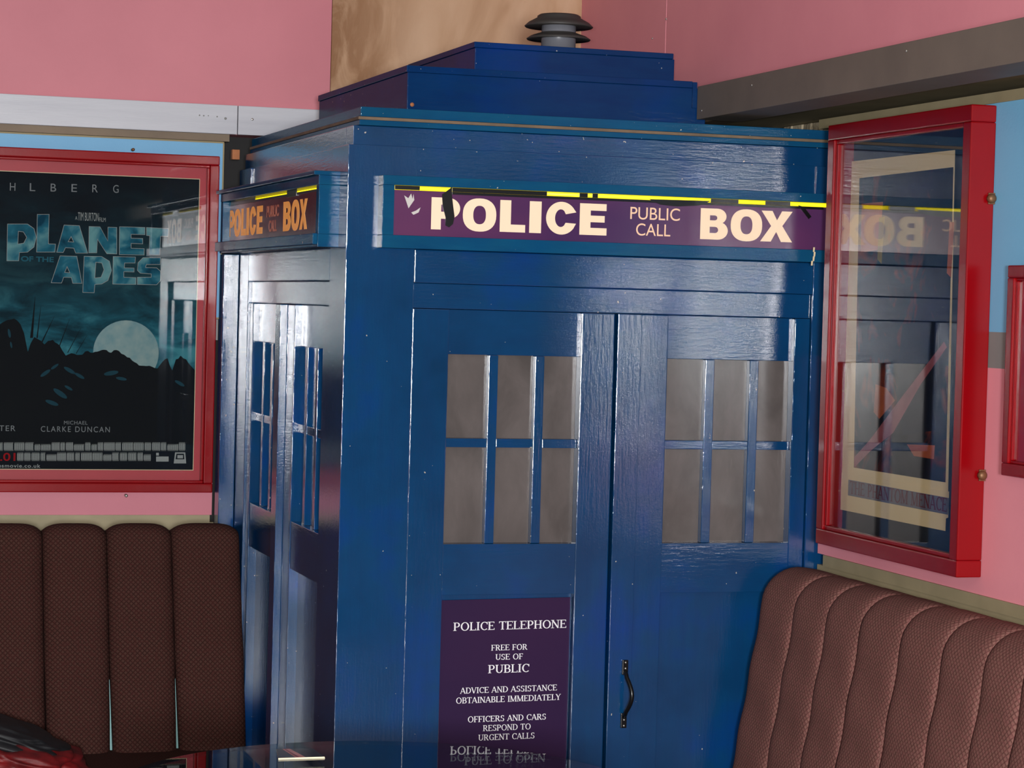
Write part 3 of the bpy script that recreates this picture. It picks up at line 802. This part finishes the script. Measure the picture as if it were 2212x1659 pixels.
def clipx(loop, xm): return [(min(x, xm), z) for x, z in loop]
plate('moon', po, m_moon(), [LP([(272 + 71 * math.cos(a), 762 + 70 * math.sin(a)) for a in (2 * math.pi * k / 40 for k in range(40))])], frL(.0006), .0002)
SIL = flat('poster_black_ground', (22, 24, 28)); SIL2 = flat('poster_teal_rock', (30, 62, 74)); SIL3 = flat('poster_light_teal_mark', (60, 116, 126))
ridge = [(-20, 960), (-20, 740)]
random.seed(11)
prof = [(-20, 720), (0, 700), (14, 692), (30, 688), (44, 700), (52, 720), (60, 760), (66, 742), (74, 728), (88, 736), (96, 744), (104, 736), (114, 734), (124, 742), (134, 756), (142, 768), (160, 764), (178, 766), (190, 758), (205, 760), (220, 756), (240, 762), (252, 756), (262, 764), (275, 772), (290, 782), (305, 790), (322, 790), (340, 796), (352, 780), (362, 774), (372, 800), (380, 776), (390, 768), (402, 776), (412, 790), (421, 800), (421, 960)]
fine = [prof[0]]
for (x0, y0), (x1, y1) in zip(prof, prof[1:]):
    n = max(1, int(abs(x1 - x0) / 5))
    for k in range(1, n + 1):
        t = k / n; fine.append((x0 + (x1 - x0) * t, y0 + (y1 - y0) * t + (random.uniform(-3, 3) if k < n else 0)))
plate('ground_silhouette', po, SIL, [[(-20, 960)] and clipx(LP([(-20, 960)] + fine), px_r - .002)], frL(.0009), .0002)
# thin reeds standing against the sky
rd = []
for x0, y0, x1, y1, w in ((90, 740, 117, 684, 1.6), (128, 748, 150, 690, 1.2), (146, 762, 175, 708, 1.0), (68, 730, 76, 640, 3.2), (80, 730, 88, 662, 1.4), (164, 764, 188, 724, .8)):
    rd.append(LP([(x0 - w, y0), (x0 + w, y0), (x1 + .3, y1), (x1 - .3, y1)]))
plate('reeds', po, SIL, rd, frL(.0012), .0002, kind='stuff')
rk = []
for x, y, r, a in ((98, 806, 13, -35), (118, 792, 10, -35), (150, 800, 14, 30), (172, 812, 12, 30), (130, 850, 18, 35), (112, 870, 15, 20), (148, 838, 10, 30), (240, 806, 16, -10), (262, 818, 12, 10), (388, 828, 12, 30), (20, 720, 10, 80), (24, 745, 7, 80)):
    aa = math.radians(a)
    rk.append(LP([(x + r * math.cos(q) * math.cos(aa) - r * .3 * math.sin(q) * math.sin(aa), y + r * math.cos(q) * math.sin(aa) + r * .3 * math.sin(q) * math.cos(aa)) for q in (2 * math.pi * k / 12 for k in range(12))]))
plate('rock_marks', po, SIL2, rk, frL(.0012), .0002, kind='stuff')
TEALT = NT('poster_title_teal'); _f = TEALT.noise((1, 1, 1), 16, 3, 0.5, 0.5)
TEALT = TEALT.done(TEALT.ramp(_f, [(0.32, lin(16, 58, 78)), (0.5, lin(38, 100, 120)), (0.66, lin(104, 148, 152))]), 0.9, Specular_IOR_Level=0.1)
PALE = flat('poster_pale_print', (150, 150, 148)); PALE2 = flat('poster_dim_print', (128, 128, 130)); TEALS = flat('poster_small_teal', (40, 92, 108))
REDP = flat('poster_red_print', (150, 24, 30))
T = [[[(50, 968), (190, 968), (235, 1000), (252, 1060), (235, 1130), (190, 1165), (135, 1168), (130, 1225), (45, 1225)], [(128, 1022), (160, 1026), (182, 1062), (162, 1100), (124, 1106)]],
     [[(255, 902), (340, 902), (335, 1105), (384, 1107), (380, 1165), (250, 1165)]],
     [[(440, 975), (548, 980), (606, 1172), (520, 1172), (507, 1138), (452, 1135), (436, 1168), (388, 1166)], [(472, 1090), (490, 1060), (505, 1092)]],
     [[(612, 985), (690, 988), (742, 1085), (742, 990), (806, 992), (806, 1178), (735, 1176), (672, 1078), (668, 1170), (610, 1170)]],
     [[(822, 987), (1000, 992), (1000, 1045), (905, 1042), (905, 1066), (985, 1068), (985, 1108), (905, 1105), (905, 1135), (995, 1138), (995, 1185), (820, 1182)]],
     [[(1008, 992), (1162, 1000), (1158, 1058), (1108, 1056), (1102, 1186), (1025, 1184), (1030, 1052), (1008, 1050)]],
     [[(412, 1188), (530, 1190), (566, 1380), (500, 1380), (490, 1340), (440, 1338), (425, 1378), (350, 1376)], [(448, 1302), (462, 1268), (478, 1304)]],
     [[(578, 1190), (700, 1192), (755, 1225), (770, 1290), (745, 1360), (700, 1385), (655, 1388), (650, 1445), (568, 1443)], [(662, 1235), (700, 1240), (715, 1285), (695, 1335), (655, 1340)]],
     [[(778, 1192), (935, 1196), (932, 1240), (860, 1240), (858, 1270), (925, 1272), (925, 1302), (855, 1300), (855, 1335), (938, 1338), (938, 1388), (775, 1385)]],
     [[(950, 1235), (985, 1200), (1108, 1200), (1105, 1250), (1010, 1250), (1005, 1268), (1080, 1270), (1108, 1295), (1108, 1360), (1080, 1390), (945, 1388), (945, 1335), (1040, 1335), (1040, 1315), (965, 1310), (945, 1290)]]]


def offset_loop(loop, d):
    n = len(loop); area_ = sum(loop[i][0] * loop[(i + 1) % n][1] - loop[(i + 1) % n][0] * loop[i][1] for i in range(n))
    sgn = 1 if area_ > 0 else -1; out = []
    for i in range(n):
        p0, p1, p2 = (Vector(loop[(i + k) % n]) for k in (-1, 0, 1))
        a = (p1 - p0).normalized(); c = (p2 - p1).normalized()
        n1, n2 = Vector((a.y, -a.x)) * sgn, Vector((c.y, -c.x)) * sgn
        m = (n1 + n2); m = m / max(m.length_squared / 2, .3) if m.length > 1e-6 else n1
        q = p1 + m * d; out.append((q.x, q.y))
    return out


outl, fill = [], []
for letter in T:
    for i, lp in enumerate(letter):
        L_ = LP(lp, 3.191, 0, 180)
        fill.append(offset_loop(L_, -.0014 if i == 0 else .0014)); outl.append(L_)
plate('title_outline', po, PALE, outl, frL(.0015), .0002)
plate('title_lettering', po, TEALT, fill, frL(.0018), .0002)
def wl(s, x0, x1, yb, hpx, m=None, bold=0, spc=1):
    p0, p1 = at(x0, yb, 'Y', YP), at(x1, yb, 'Y', YP); return (s, p0.x, p1.x, (p0.z + p1.z) / 2, hpx * .00128, bold, -math.radians(0.5) * 0, spc)
write('small_lettering', po, TEALS, [wl('OF THE', 45, 116, 565, 11, bold=.0006)], frL(.0018))
ltr = []
for ch, x in (('H', 27), ('L', 70), ('B', 115), ('E', 160), ('R', 205), ('G', 250)): ltr.append(wl(ch, x - 6, x + 6, 412 + (x - 27) * .02, 17))
write('small_lettering', po, PALE2, ltr + [wl('TER', -2, 33, 931, 12, spc=1.2), wl('MICHAEL', 138, 189, 917, 8, spc=1.1), wl('CLARKE DUNCAN', 88, 237, 933, 12, spc=1.25)], frL(.0018))
write('small_lettering', po, PALE, [wl('A', 162, 167, 475, 8), wl('TIM BURTON', 168, 213, 477, 18), wl('FILM', 214, 228, 479, 9), wl('esmovie.co.uk', -4, 87, 1010, 8, bold=.0002, spc=1.15)], frL(.0018))
write('small_lettering', po, REDP, [wl('.01', 0, 33, 995, 17, bold=.0004)], frL(.0018))
# billing block: two rows of condensed credits, too small to read
random.seed(5); cr = []
for (ya, yb_, xa, xb) in ((955, 974, -12, 403), (977, 996, 37, 326)):
    x = xa
    while x < xb:
        w = random.uniform(10, 24); x1 = min(x + w, xb); yo = random.choice((0, 0, 0, 4))
        q = x
        while q < x1 - 1.2:
            cr.append(LP([(q, ya + yo), (q + 1.3, ya + yo), (q + 1.3, yb_), (q, yb_)])); q += 2.0
        cr.append(LP([(x, ya + yo), (x1 - 1, ya + yo), (x1 - 1, ya + yo + 2.5), (x, ya + yo + 2.5)])); cr.append(LP([(x, yb_ - 2.5), (x1 - 1, yb_ - 2.5), (x1 - 1, yb_), (x, yb_)]))
        x = x1 + 1.5
bmq = MB()
for lp in cr: bmq.face([(x, YP - .0016, z) for x, z in lp][::-1], PALE)
bmq.build('credit_lines', po, kind='stuff')
plate('maker_mark', po, PALE, [LP([(337, 978), (343, 978), (343, 984), (337, 984)]), LP([(337, 986), (364, 986), (364, 997), (337, 997)])], frL(.0016), .0002)
plate('maker_mark', po, PALE, [LP([(378, 977), (400, 977), (402, 1001), (375, 1001)]), LP([(381, 980), (397, 980), (398, 992), (379, 992)]), LP([(383, 983), (395, 983), (395, 990), (383, 990)])], frL(.0016), .0002)
b = MB(); b.box(i0 - .004, i1 + .004, YB - .036, YB - .034, j0 - .004, j1 + .004, GLASS_P); b.build('glass', lc)
for px, py in ((288, 323), (273, 1071)):
    p = at(px, py, 'Y', YB - .02); b = MB(); b.lathe([(.0045, .018), (.0045, 0), (.002, -.002)], p, RUST if py < 500 else SCREW, 12, 'Y'); b.build('fixing_screw', lc)

# ---- right case with the cream poster
FR = lambda u, w: (XR - w, u)
yn, yf = -.842, -.127
rc, (i0, i1, j0, j1) = frame_case('poster_case', FR, yn, yf, 1.049, 2.047, .060, .036, RED, .010, category='poster case',
    label='deep red glass case on the right wall holding a cream bordered poster')
b = MB(); b.box(XR - .008, XR - .001, i0 - .01, i1 + .01, j0 - .01, j1 + .01, BLACKBOARD); b.build('back_board', rc)
XP = XR - .012
def RP(pts, s=1, ox=0, oy=0): return [(lambda q: (-q.y, q.z))(at(ox + a / s, oy + b_ / s, 'X', XP)) for a, b_ in pts]
frR = lambda d: ((XP - d, 0, 0), (0, -1, 0), (0, 0, 1))
main = plate('poster', rc, CREAMP, [RP([(1829, 350), (2063, 324), (2048, 1064), (1812, 1022)])], frR(0), .0006)
low = plate('title_sheet', rc, CREAMP, [RP([(1809, 1018), (2051, 1062), (2049, 1118), (2044, 1120), (2043, 1147), (1813, 1100), (1808, 1086)])], frR(.001), .0006)


def m_art():
    t = NT('poster_dark_abstract')
    f = t.noise((1, 1, .8), 7, 4, 0.6, 0.8)
    col = t.ramp(f, [(0.3, lin(14, 16, 24)), (0.52, lin(30, 30, 40)), (0.60, lin(110, 44, 32)), (0.72, lin(170, 74, 34))])
    return t.done(col, 0.9, Specular_IOR_Level=0.1)


plate('printed_picture', main, m_art(), [RP([(1857, 385), (2060, 361), (2043, 1042), (1845, 1010)])], frR(.0006), .0002)
PK = paint('poster_pink_streak', (150, 66, 76), (180, 96, 100), 0.5, 20); ORG = paint('poster_orange', (170, 70, 30), (200, 96, 40), 0.5, 14); YEL = flat('poster_ochre', (150, 120, 40)); DRD = flat('poster_dark_blue', (22, 26, 40))
plate('streak', main, PK, [RP([(1846, 1010), (1846, 988), (1880, 950), (1938, 872), (2040, 738), (2046, 750), (1990, 830), (1930, 935), (1880, 975)])], frR(.0009), .0002)
for pp in ([(1892, 830), (1915, 838), (1934, 865), (1900, 905), (1888, 890)], [(2052, 480), (2062, 480), (2055, 600), (2046, 590)], [(1960, 960), (2020, 962), (2018, 992), (1975, 985)], [(1862, 440), (1908, 436), (1900, 540), (1860, 545)]):
    plate('patch', main, ORG, [RP(pp)], frR(.0008), .0002)
plate('patch', main, YEL, [RP([(1900, 470), (1912, 468), (1905, 570), (1896, 560)])], frR(.0010), .0002)
plate('patch', main, DRD, [RP([(1950, 700), (2030, 690), (2020, 930), (1950, 940), (1940, 800)])], frR(.00085), .0002)
BAND = paint('poster_title_band', (104, 98, 112), (116, 110, 122), 0.5, 8); MAR = flat('poster_maroon_print', (110, 40, 52))
plate('title_band', low, BAND, [RP([(1834, 1036), (2052, 1076), (2049, 1112), (1833, 1070)])], frR(.0016), .0002)
p0, p1 = RP([(1837, 1068), (2048, 1108)])
tl = math.atan2(p1[1] - p0[1], p1[0] - p0[0])
serif_lines('title_lettering', low, MAR, [('THE PHANTOM MENACE', 0, math.hypot(p1[0] - p0[0], p1[1] - p0[1]), 0.002, .030)],
            ((XP - .0019, -p0[0], p0[1]), (0, -math.cos(tl), math.sin(tl)), (0, math.sin(tl), math.cos(tl))))
b = MB(); b.box(XR - .046, XR - .044, i0 - .006, i1 + .006, j0 - .006, j1 + .006, GLASS); b.build('glass', rc)
for px, py in ((2166, 430), (2149, 1027)):
    p = at(px, py, 'Y', yn - .006); b = MB(); b.lathe([(.006, .012), (.006, 0), (.010, -.001), (.010, -.008), (.005, -.012)][1:], (XR - .011, yn - .004, p.z), RUST, 16, 'Y')
    b.box(XR - .016, XR - .001, yn - .006, yn - .001, p.z - .012, p.z + .012, RUST, .001); b.build('latch', rc)

# ---- small case at the right edge of the picture
sc_, (i0, i1, j0, j1) = frame_case('picture_frame', FR, -1.46, -.953, 1.275, 1.709, .024, .026, RED, .006, category='picture frame',
    label='small glossy red frame cut off by the right edge beside the deep red case')
b = MB(); b.box(XR - .006, XR - .001, i0 - .008, i1 + .008, j0 - .008, j1 + .008, REDMAT); b.build('mount_board', sc_)
b = MB(); b.box(XR - .0085, XR - .0075, i0 + .06, i1 - .06, j0 + .05, j1 - .05, CREAM); b.build('print', sc_)
b = MB(); b.box(XR - .012, XR - .0105, i0 - .004, i1 + .004, j0 - .004, j1 + .004, GLASS_P); b.build('glass', sc_)


# ================================================================== upholstered benches
def cushion(name, parent, mat, org, A, Bv, N_, wid, hei, thick, na=18, nb=26, taper=0.0, puff=.014, slope_top=0.0):
    """channel of a padded back: A across, Bv up, N_ out of the front; rounded over the top"""
    org, A, Bv, N_ = (Vector(v) for v in (org, A, Bv, N_))
    prof = []
    for k in range(nb + 1):
        t = k / nb; prof.append((hei * t * 1.0 - 0.0, thick))
    R = thick * .62 if thick < .1 else .085
    prof = [(hei * k / nb * (1 - R / hei), thick) for k in range(nb + 1)]
    h1 = prof[-1][0]
    for k in range(1, 9):
        a = math.pi / 2 * k / 8; prof.append((h1 + R * math.sin(a), thick - R + R * math.cos(a)))
    prof += [(h1 + R, (thick - R) * .5), (h1 + R * .96, 0)]
    bm = bmesh.new(); uvl = bm.loops.layers.uv.new('UVMap'); grid = []; s = 0; uvs = []
    last = None
    for (hb, nn) in prof:
        if last: s += math.hypot(hb - last[0], nn - last[1])
        last = (hb, nn); row = []; ur = []
        ins = taper * (1 - min(1, hb / (hei * .42))) if taper else 0
        for i in range(na + 1):
            q = i / na; e = abs(2 * q - 1)
            x = ins + (wid - 2 * ins) * q
            sink = -puff * (e ** 5) * 1.6 + .002 * math.sin(hb * 40 + q * 3)
            top = max(0, (hb - h1) / R) * -puff * 1.1 * e ** 4
            row.append(bm.verts.new(org + A * x + Bv * (hb + top) + N_ * max(nn + (sink if nn > .01 else 0), 0))); ur.append((x, s))
        grid.append(row); uvs.append(ur)
    for j in range(len(grid) - 1):
        for i in range(na):
            f = bm.faces.new((grid[j][i], grid[j][i + 1], grid[j + 1][i + 1], grid[j + 1][i])); f.smooth = True
            for l, (jj, ii) in zip(f.loops, ((j, i), (j, i + 1), (j + 1, i + 1), (j + 1, i))): l[uvl].uv = uvs[jj][ii]
    for col in (0, na):      # side walls
        base = [bm.verts.new(org + A * ((grid[j][col].co - org).dot(A)) + Bv * ((grid[j][col].co - org).dot(Bv)) + N_ * -.0) for j in range(len(grid))]
        for j in range(len(grid) - 1):
            f = bm.faces.new((grid[j][col], grid[j + 1][col], base[j + 1], base[j]))
            for l, uv in zip(f.loops, ((0, uvs[j][0][1]), (0, uvs[j + 1][0][1]), (.05, uvs[j + 1][0][1]), (.05, uvs[j][0][1]))): l[uvl].uv = uv
    bmesh.ops.recalc_face_normals(bm, faces=bm.faces)
    me = bpy.data.meshes.new(name); bm.to_mesh(me); bm.free(); me.materials.append(mat)
    o = bpy.data.objects.new(name, me); COL.objects.link(o); o.parent = parent; o.matrix_parent_inverse = parent_inv(parent)
    return o


# left bench along the rear wall
TOPZ, BOTZ = .989, .375
ytop, ybot = 1.115, .905
lb = empty('bench_seat', (-1.2, 1.0, 0), category='bench', label='dark maroon padded bench with vertical channels under the left poster case')
Bv = Vector((0, ytop - ybot, TOPZ - BOTZ)); hb = Bv.length; Bv.normalize(); Nv = Vector((0, -Bv.z, Bv.y))
TH = .075
ends = [at(px, 1160, 'Y', ytop).x for px in (523, 371, 231, 92, -52, -190, -330)]
ends[0] = -.018
for i in range(12):
    x1 = ends[i] if i < len(ends) else x0_
    x0_ = ends[i + 1] if i + 1 < len(ends) else x1 - .163
    open_gap = i in (0, 1)
    org = Vector((x0_ + .001, ybot, BOTZ)) - Nv * TH
    tap = 0
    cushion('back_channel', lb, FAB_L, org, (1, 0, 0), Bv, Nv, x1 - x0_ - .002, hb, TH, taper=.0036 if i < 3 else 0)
o = MB(); p0 = Vector((0, ybot, BOTZ)) - Nv * (TH + .002); p1 = p0 + Bv * (hb - .06)
o.hexa([(-2.0, p0.y, p0.z), (-.02, p0.y, p0.z), (-.02, p0.y + .3, p0.z), (-2.0, p0.y + .3, p0.z), (-2.0, p1.y, p1.z), (-.02, p1.y, p1.z), (-.02, p1.y + .05, p1.z), (-2.0, p1.y + .05, p1.z)], DARK)
o.build('back_frame', lb)
o = MB(); q0 = Vector((0, ybot, BOTZ)) - Nv * (TH * .55)
for xg in (ends[1], ends[2]):
    o.hexa([(xg - .006, q0.y, q0.z), (xg + .006, q0.y, q0.z), (xg + .006, q0.y + .01, q0.z), (xg - .006, q0.y + .01, q0.z)] + [(xg + dx, q0.y + Bv.y * .22 + dy, q0.z + Bv.z * .22) for dx, dy in ((-.006, 0), (.006, 0), (.006, .01), (-.006, .01))], TEAL)
o.build('lining_strip', lb, label='pale teal lining showing in two open seams')
b = MB(); b.box(-2.0, -.03, .40, .99, .27, .392, FAB_L, .03)
me_ = b.build('seat_cushion', lb); 
bx('base', lb, UNDER, -2.0, -.05, .46, 1.38, 0, .27)


def uv_box(o, s=1.0):
    me = o.data; uv = me.uv_layers.new(name='UVMap')
    for p in me.polygons:
        ax = max(range(3), key=lambda i: abs(p.normal[i]))
        for li in p.loop_indices:
            c = me.vertices[me.loops[li].vertex_index].co
            uv.data[li].uv = {0: (c.y, c.z), 1: (c.x, c.z), 2: (c.x, c.y)}[ax]


uv_box(me_)

# right bench along the right wall
rb = empty('bench_seat', (1.0, -1.0, 0), category='bench', label='rosy brown padded bench with stitched channels under the right case')
zt2, zb2 = 1.000, .40
xt2, xb2 = 1.050, .952
Bv = Vector((xt2 - xb2, 0, zt2 - zb2)); hb2 = Bv.length; Bv.normalize(); Nv = Vector((-Bv.z, 0, Bv.x))
TH2 = .148
def bench_y(px, py):
    r = _ray(px, py)      # meet of the view ray with the padded front plane
    n = Vector((-Bv.z, 0, Bv.x)); o_ = Vector((xb2, 0, zb2)); t = (o_ - CAM).dot(n) / r.dot(n); return (CAM + r * t).y
seams = [-.050] + [bench_y(a, c) for a, c in ((1687, 1450), (1755, 1480), (1829, 1490), (1922, 1490), (2015, 1500), (2107, 1520))]
seams.append(seams[-1] - .155); seams.append(seams[-1] - .155)
while len(seams) < 14: seams.append(seams[-1] - .155)
for y1_, y0_ in zip(seams, seams[1:]):
    org = Vector((xb2, y1_ - .0004, zb2)) - Nv * TH2
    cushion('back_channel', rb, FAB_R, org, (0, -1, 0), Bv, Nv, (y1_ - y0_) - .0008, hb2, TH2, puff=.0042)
b = MB(); b.box(.35, 1.02, seams[-1], seams[0], .27, .42, FAB_R, .03); o = b.build('seat_cushion', rb); uv_box(o)
bx('base', rb, UNDER, .42, 1.19, seams[-1], seams[0], 0, .27)
b = MB(); p0 = Vector((xb2, 0, zb2)) - Nv * (TH2 + .002); p1 = p0 + Bv * (hb2 - .06)
b.hexa([(p0.x, seams[-1], p0.z), (XR - .008, seams[-1], p0.z), (XR - .008, seams[0] - .01, p0.z), (p0.x, seams[0] - .01, p0.z), (p1.x, seams[-1], p1.z), (XR - .008, seams[-1], p1.z), (XR - .008, seams[0] - .01, p1.z), (p1.x, seams[0] - .01, p1.z)], FAB_R)
o = b.build('back_frame', rb); uv_box(o)

# ================================================================== glass table with a leaflet
tx, ty, tr_, tz = -.161, -1.088, .502, .6915
tb = empty('glass_table', (tx, ty, 0), category='table', label='round clear glass table in the foreground reflecting the purple notice')
b = MB(); b.lathe([(tr_ - .002, tz - .008), (tr_, tz - .006), (tr_, tz - .002), (tr_ - .002, tz)], (tx, ty, 0), GLASS_T, 128)
for f in b.bm.faces: f.smooth = False
b.build('glass_top', tb)
b = MB(); b.lathe([(.06, .0), (.03, .03), (.028, .64), (.10, .67), (.10, tz - .0085)][1:], (tx, ty, 0), CHROME, 40); b.build('pedestal', tb)
b = MB(); b.lathe([(.24, .0), (.24, .012), (.05, .035), (.03, .036)], (tx, ty, 0), CHROME, 48); b.build('foot', tb)

LF1 = plain('leaflet_black_print', (22, 16, 18), 0.3); LF2 = plain('leaflet_pink_stripe', (190, 120, 116), 0.3); LF3 = plain('leaflet_cream_edge', (240, 226, 190), 0.4); LF4 = plain('leaflet_red_print', (120, 30, 34), .3)
le = empty('leaflet', (-.27, -.79, tz), category='leaflet', label='dark leaflet with pale edge lying on the glass table')
A0, A1 = at(601, 1637.5, 'Z', tz + .003), at(702, 1635.5, 'Z', tz + .003)
B0, B1 = at(597, 1616.5, 'Z', tz + .003), at(676, 1615.5, 'Z', tz + .003)
def quad(p, q, r, s, z0, z1, m, name, **kw):
    b = MB(); b.hexa([(v.x, v.y, z0) for v in (p, q, r, s)] + [(v.x, v.y, z1) for v in (p, q, r, s)], m); return b.build(name, le, **kw)
quad(A0, A1, B1, B0, tz + .0002, tz + .0016, LF3, 'paper_stack')
ux = (A1 - A0); vx = (B0 - A0)
def LQ(u, v): return A0 + ux * u + (A0 + vx - A0 - A0 + A0) * v if False else A0.lerp(A1, u).lerp(B0.lerp(B1, u), v)
quad(LQ(.0, .06), LQ(1, .06), LQ(1, 1), LQ(0, 1), tz + .0016, tz + .0019, LF1, 'printed_cover')
quad(LQ(.38, .1), LQ(.6, .1), LQ(.36, .98), LQ(.16, .98), tz + .0019, tz + .0021, LF2, 'cover_stripe')
quad(LQ(.41, .12), LQ(.47, .12), LQ(.25, .95), LQ(.20, .95), tz + .0021, tz + .0023, LF4, 'cover_stripe')
bx('front_edge', le, LF3, A0.x, A1.x, A0.y - .002, A0.y, tz + .0002, tz + .0032)

# ================================================================== jacket on the left bench
jk = empty('jacket', (-.62, .72, .39), category='jacket', label='black and red jacket heaped on the left end of the maroon bench')
def heap(name, m, c, r, seed, amp, cut, tilt=0, pw=.75):
    bm = bmesh.new(); bmesh.ops.create_icosphere(bm, subdivisions=5, radius=1)
    for v in bm.verts:
        d = v.co.normalized(); q = Vector((d.x * 1.6, d.y * 1.2, d.z * 2.4)) + Vector((seed, 0, 0))
        f = noise.noise(q * 1.1) * .8 + (1 - abs(noise.noise(q * 1.9))) * .45 - .4 + .25 * math.sin(d.x * 9 + 5 * noise.noise(q * 1.3))
        s = Vector([math.copysign(abs(k_) ** pw, k_) for k_ in d]); s.z = math.copysign(abs(d.z), d.z)
        v.co = Vector((s.x * r[0], s.y * r[1], s.z * r[2])) * (1 + amp * f)
        v.co.z += tilt * v.co.x
        v.co = v.co + Vector(c); v.co.z = max(v.co.z, cut)
    for f in bm.faces: f.smooth = True
    me = bpy.data.meshes.new(name); bm.to_mesh(me); bm.free(); me.materials.append(m)
    o = bpy.data.objects.new(name, me); COL.objects.link(o); o.parent = jk; o.matrix_parent_inverse = parent_inv(jk); return o
heap('lining', JR, (-.640, .72, .425), (.165, .15, .052), 2.0, .26, .3925, -.18)
heap('shell', JB, (-.680, .74, .478), (.165, .13, .045), 9.0, .20, .3935, -.33)
heap('collar', RAW, (-.668, .82, .497), (.038, .02, .010), 4.0, .2, .40, -.25)
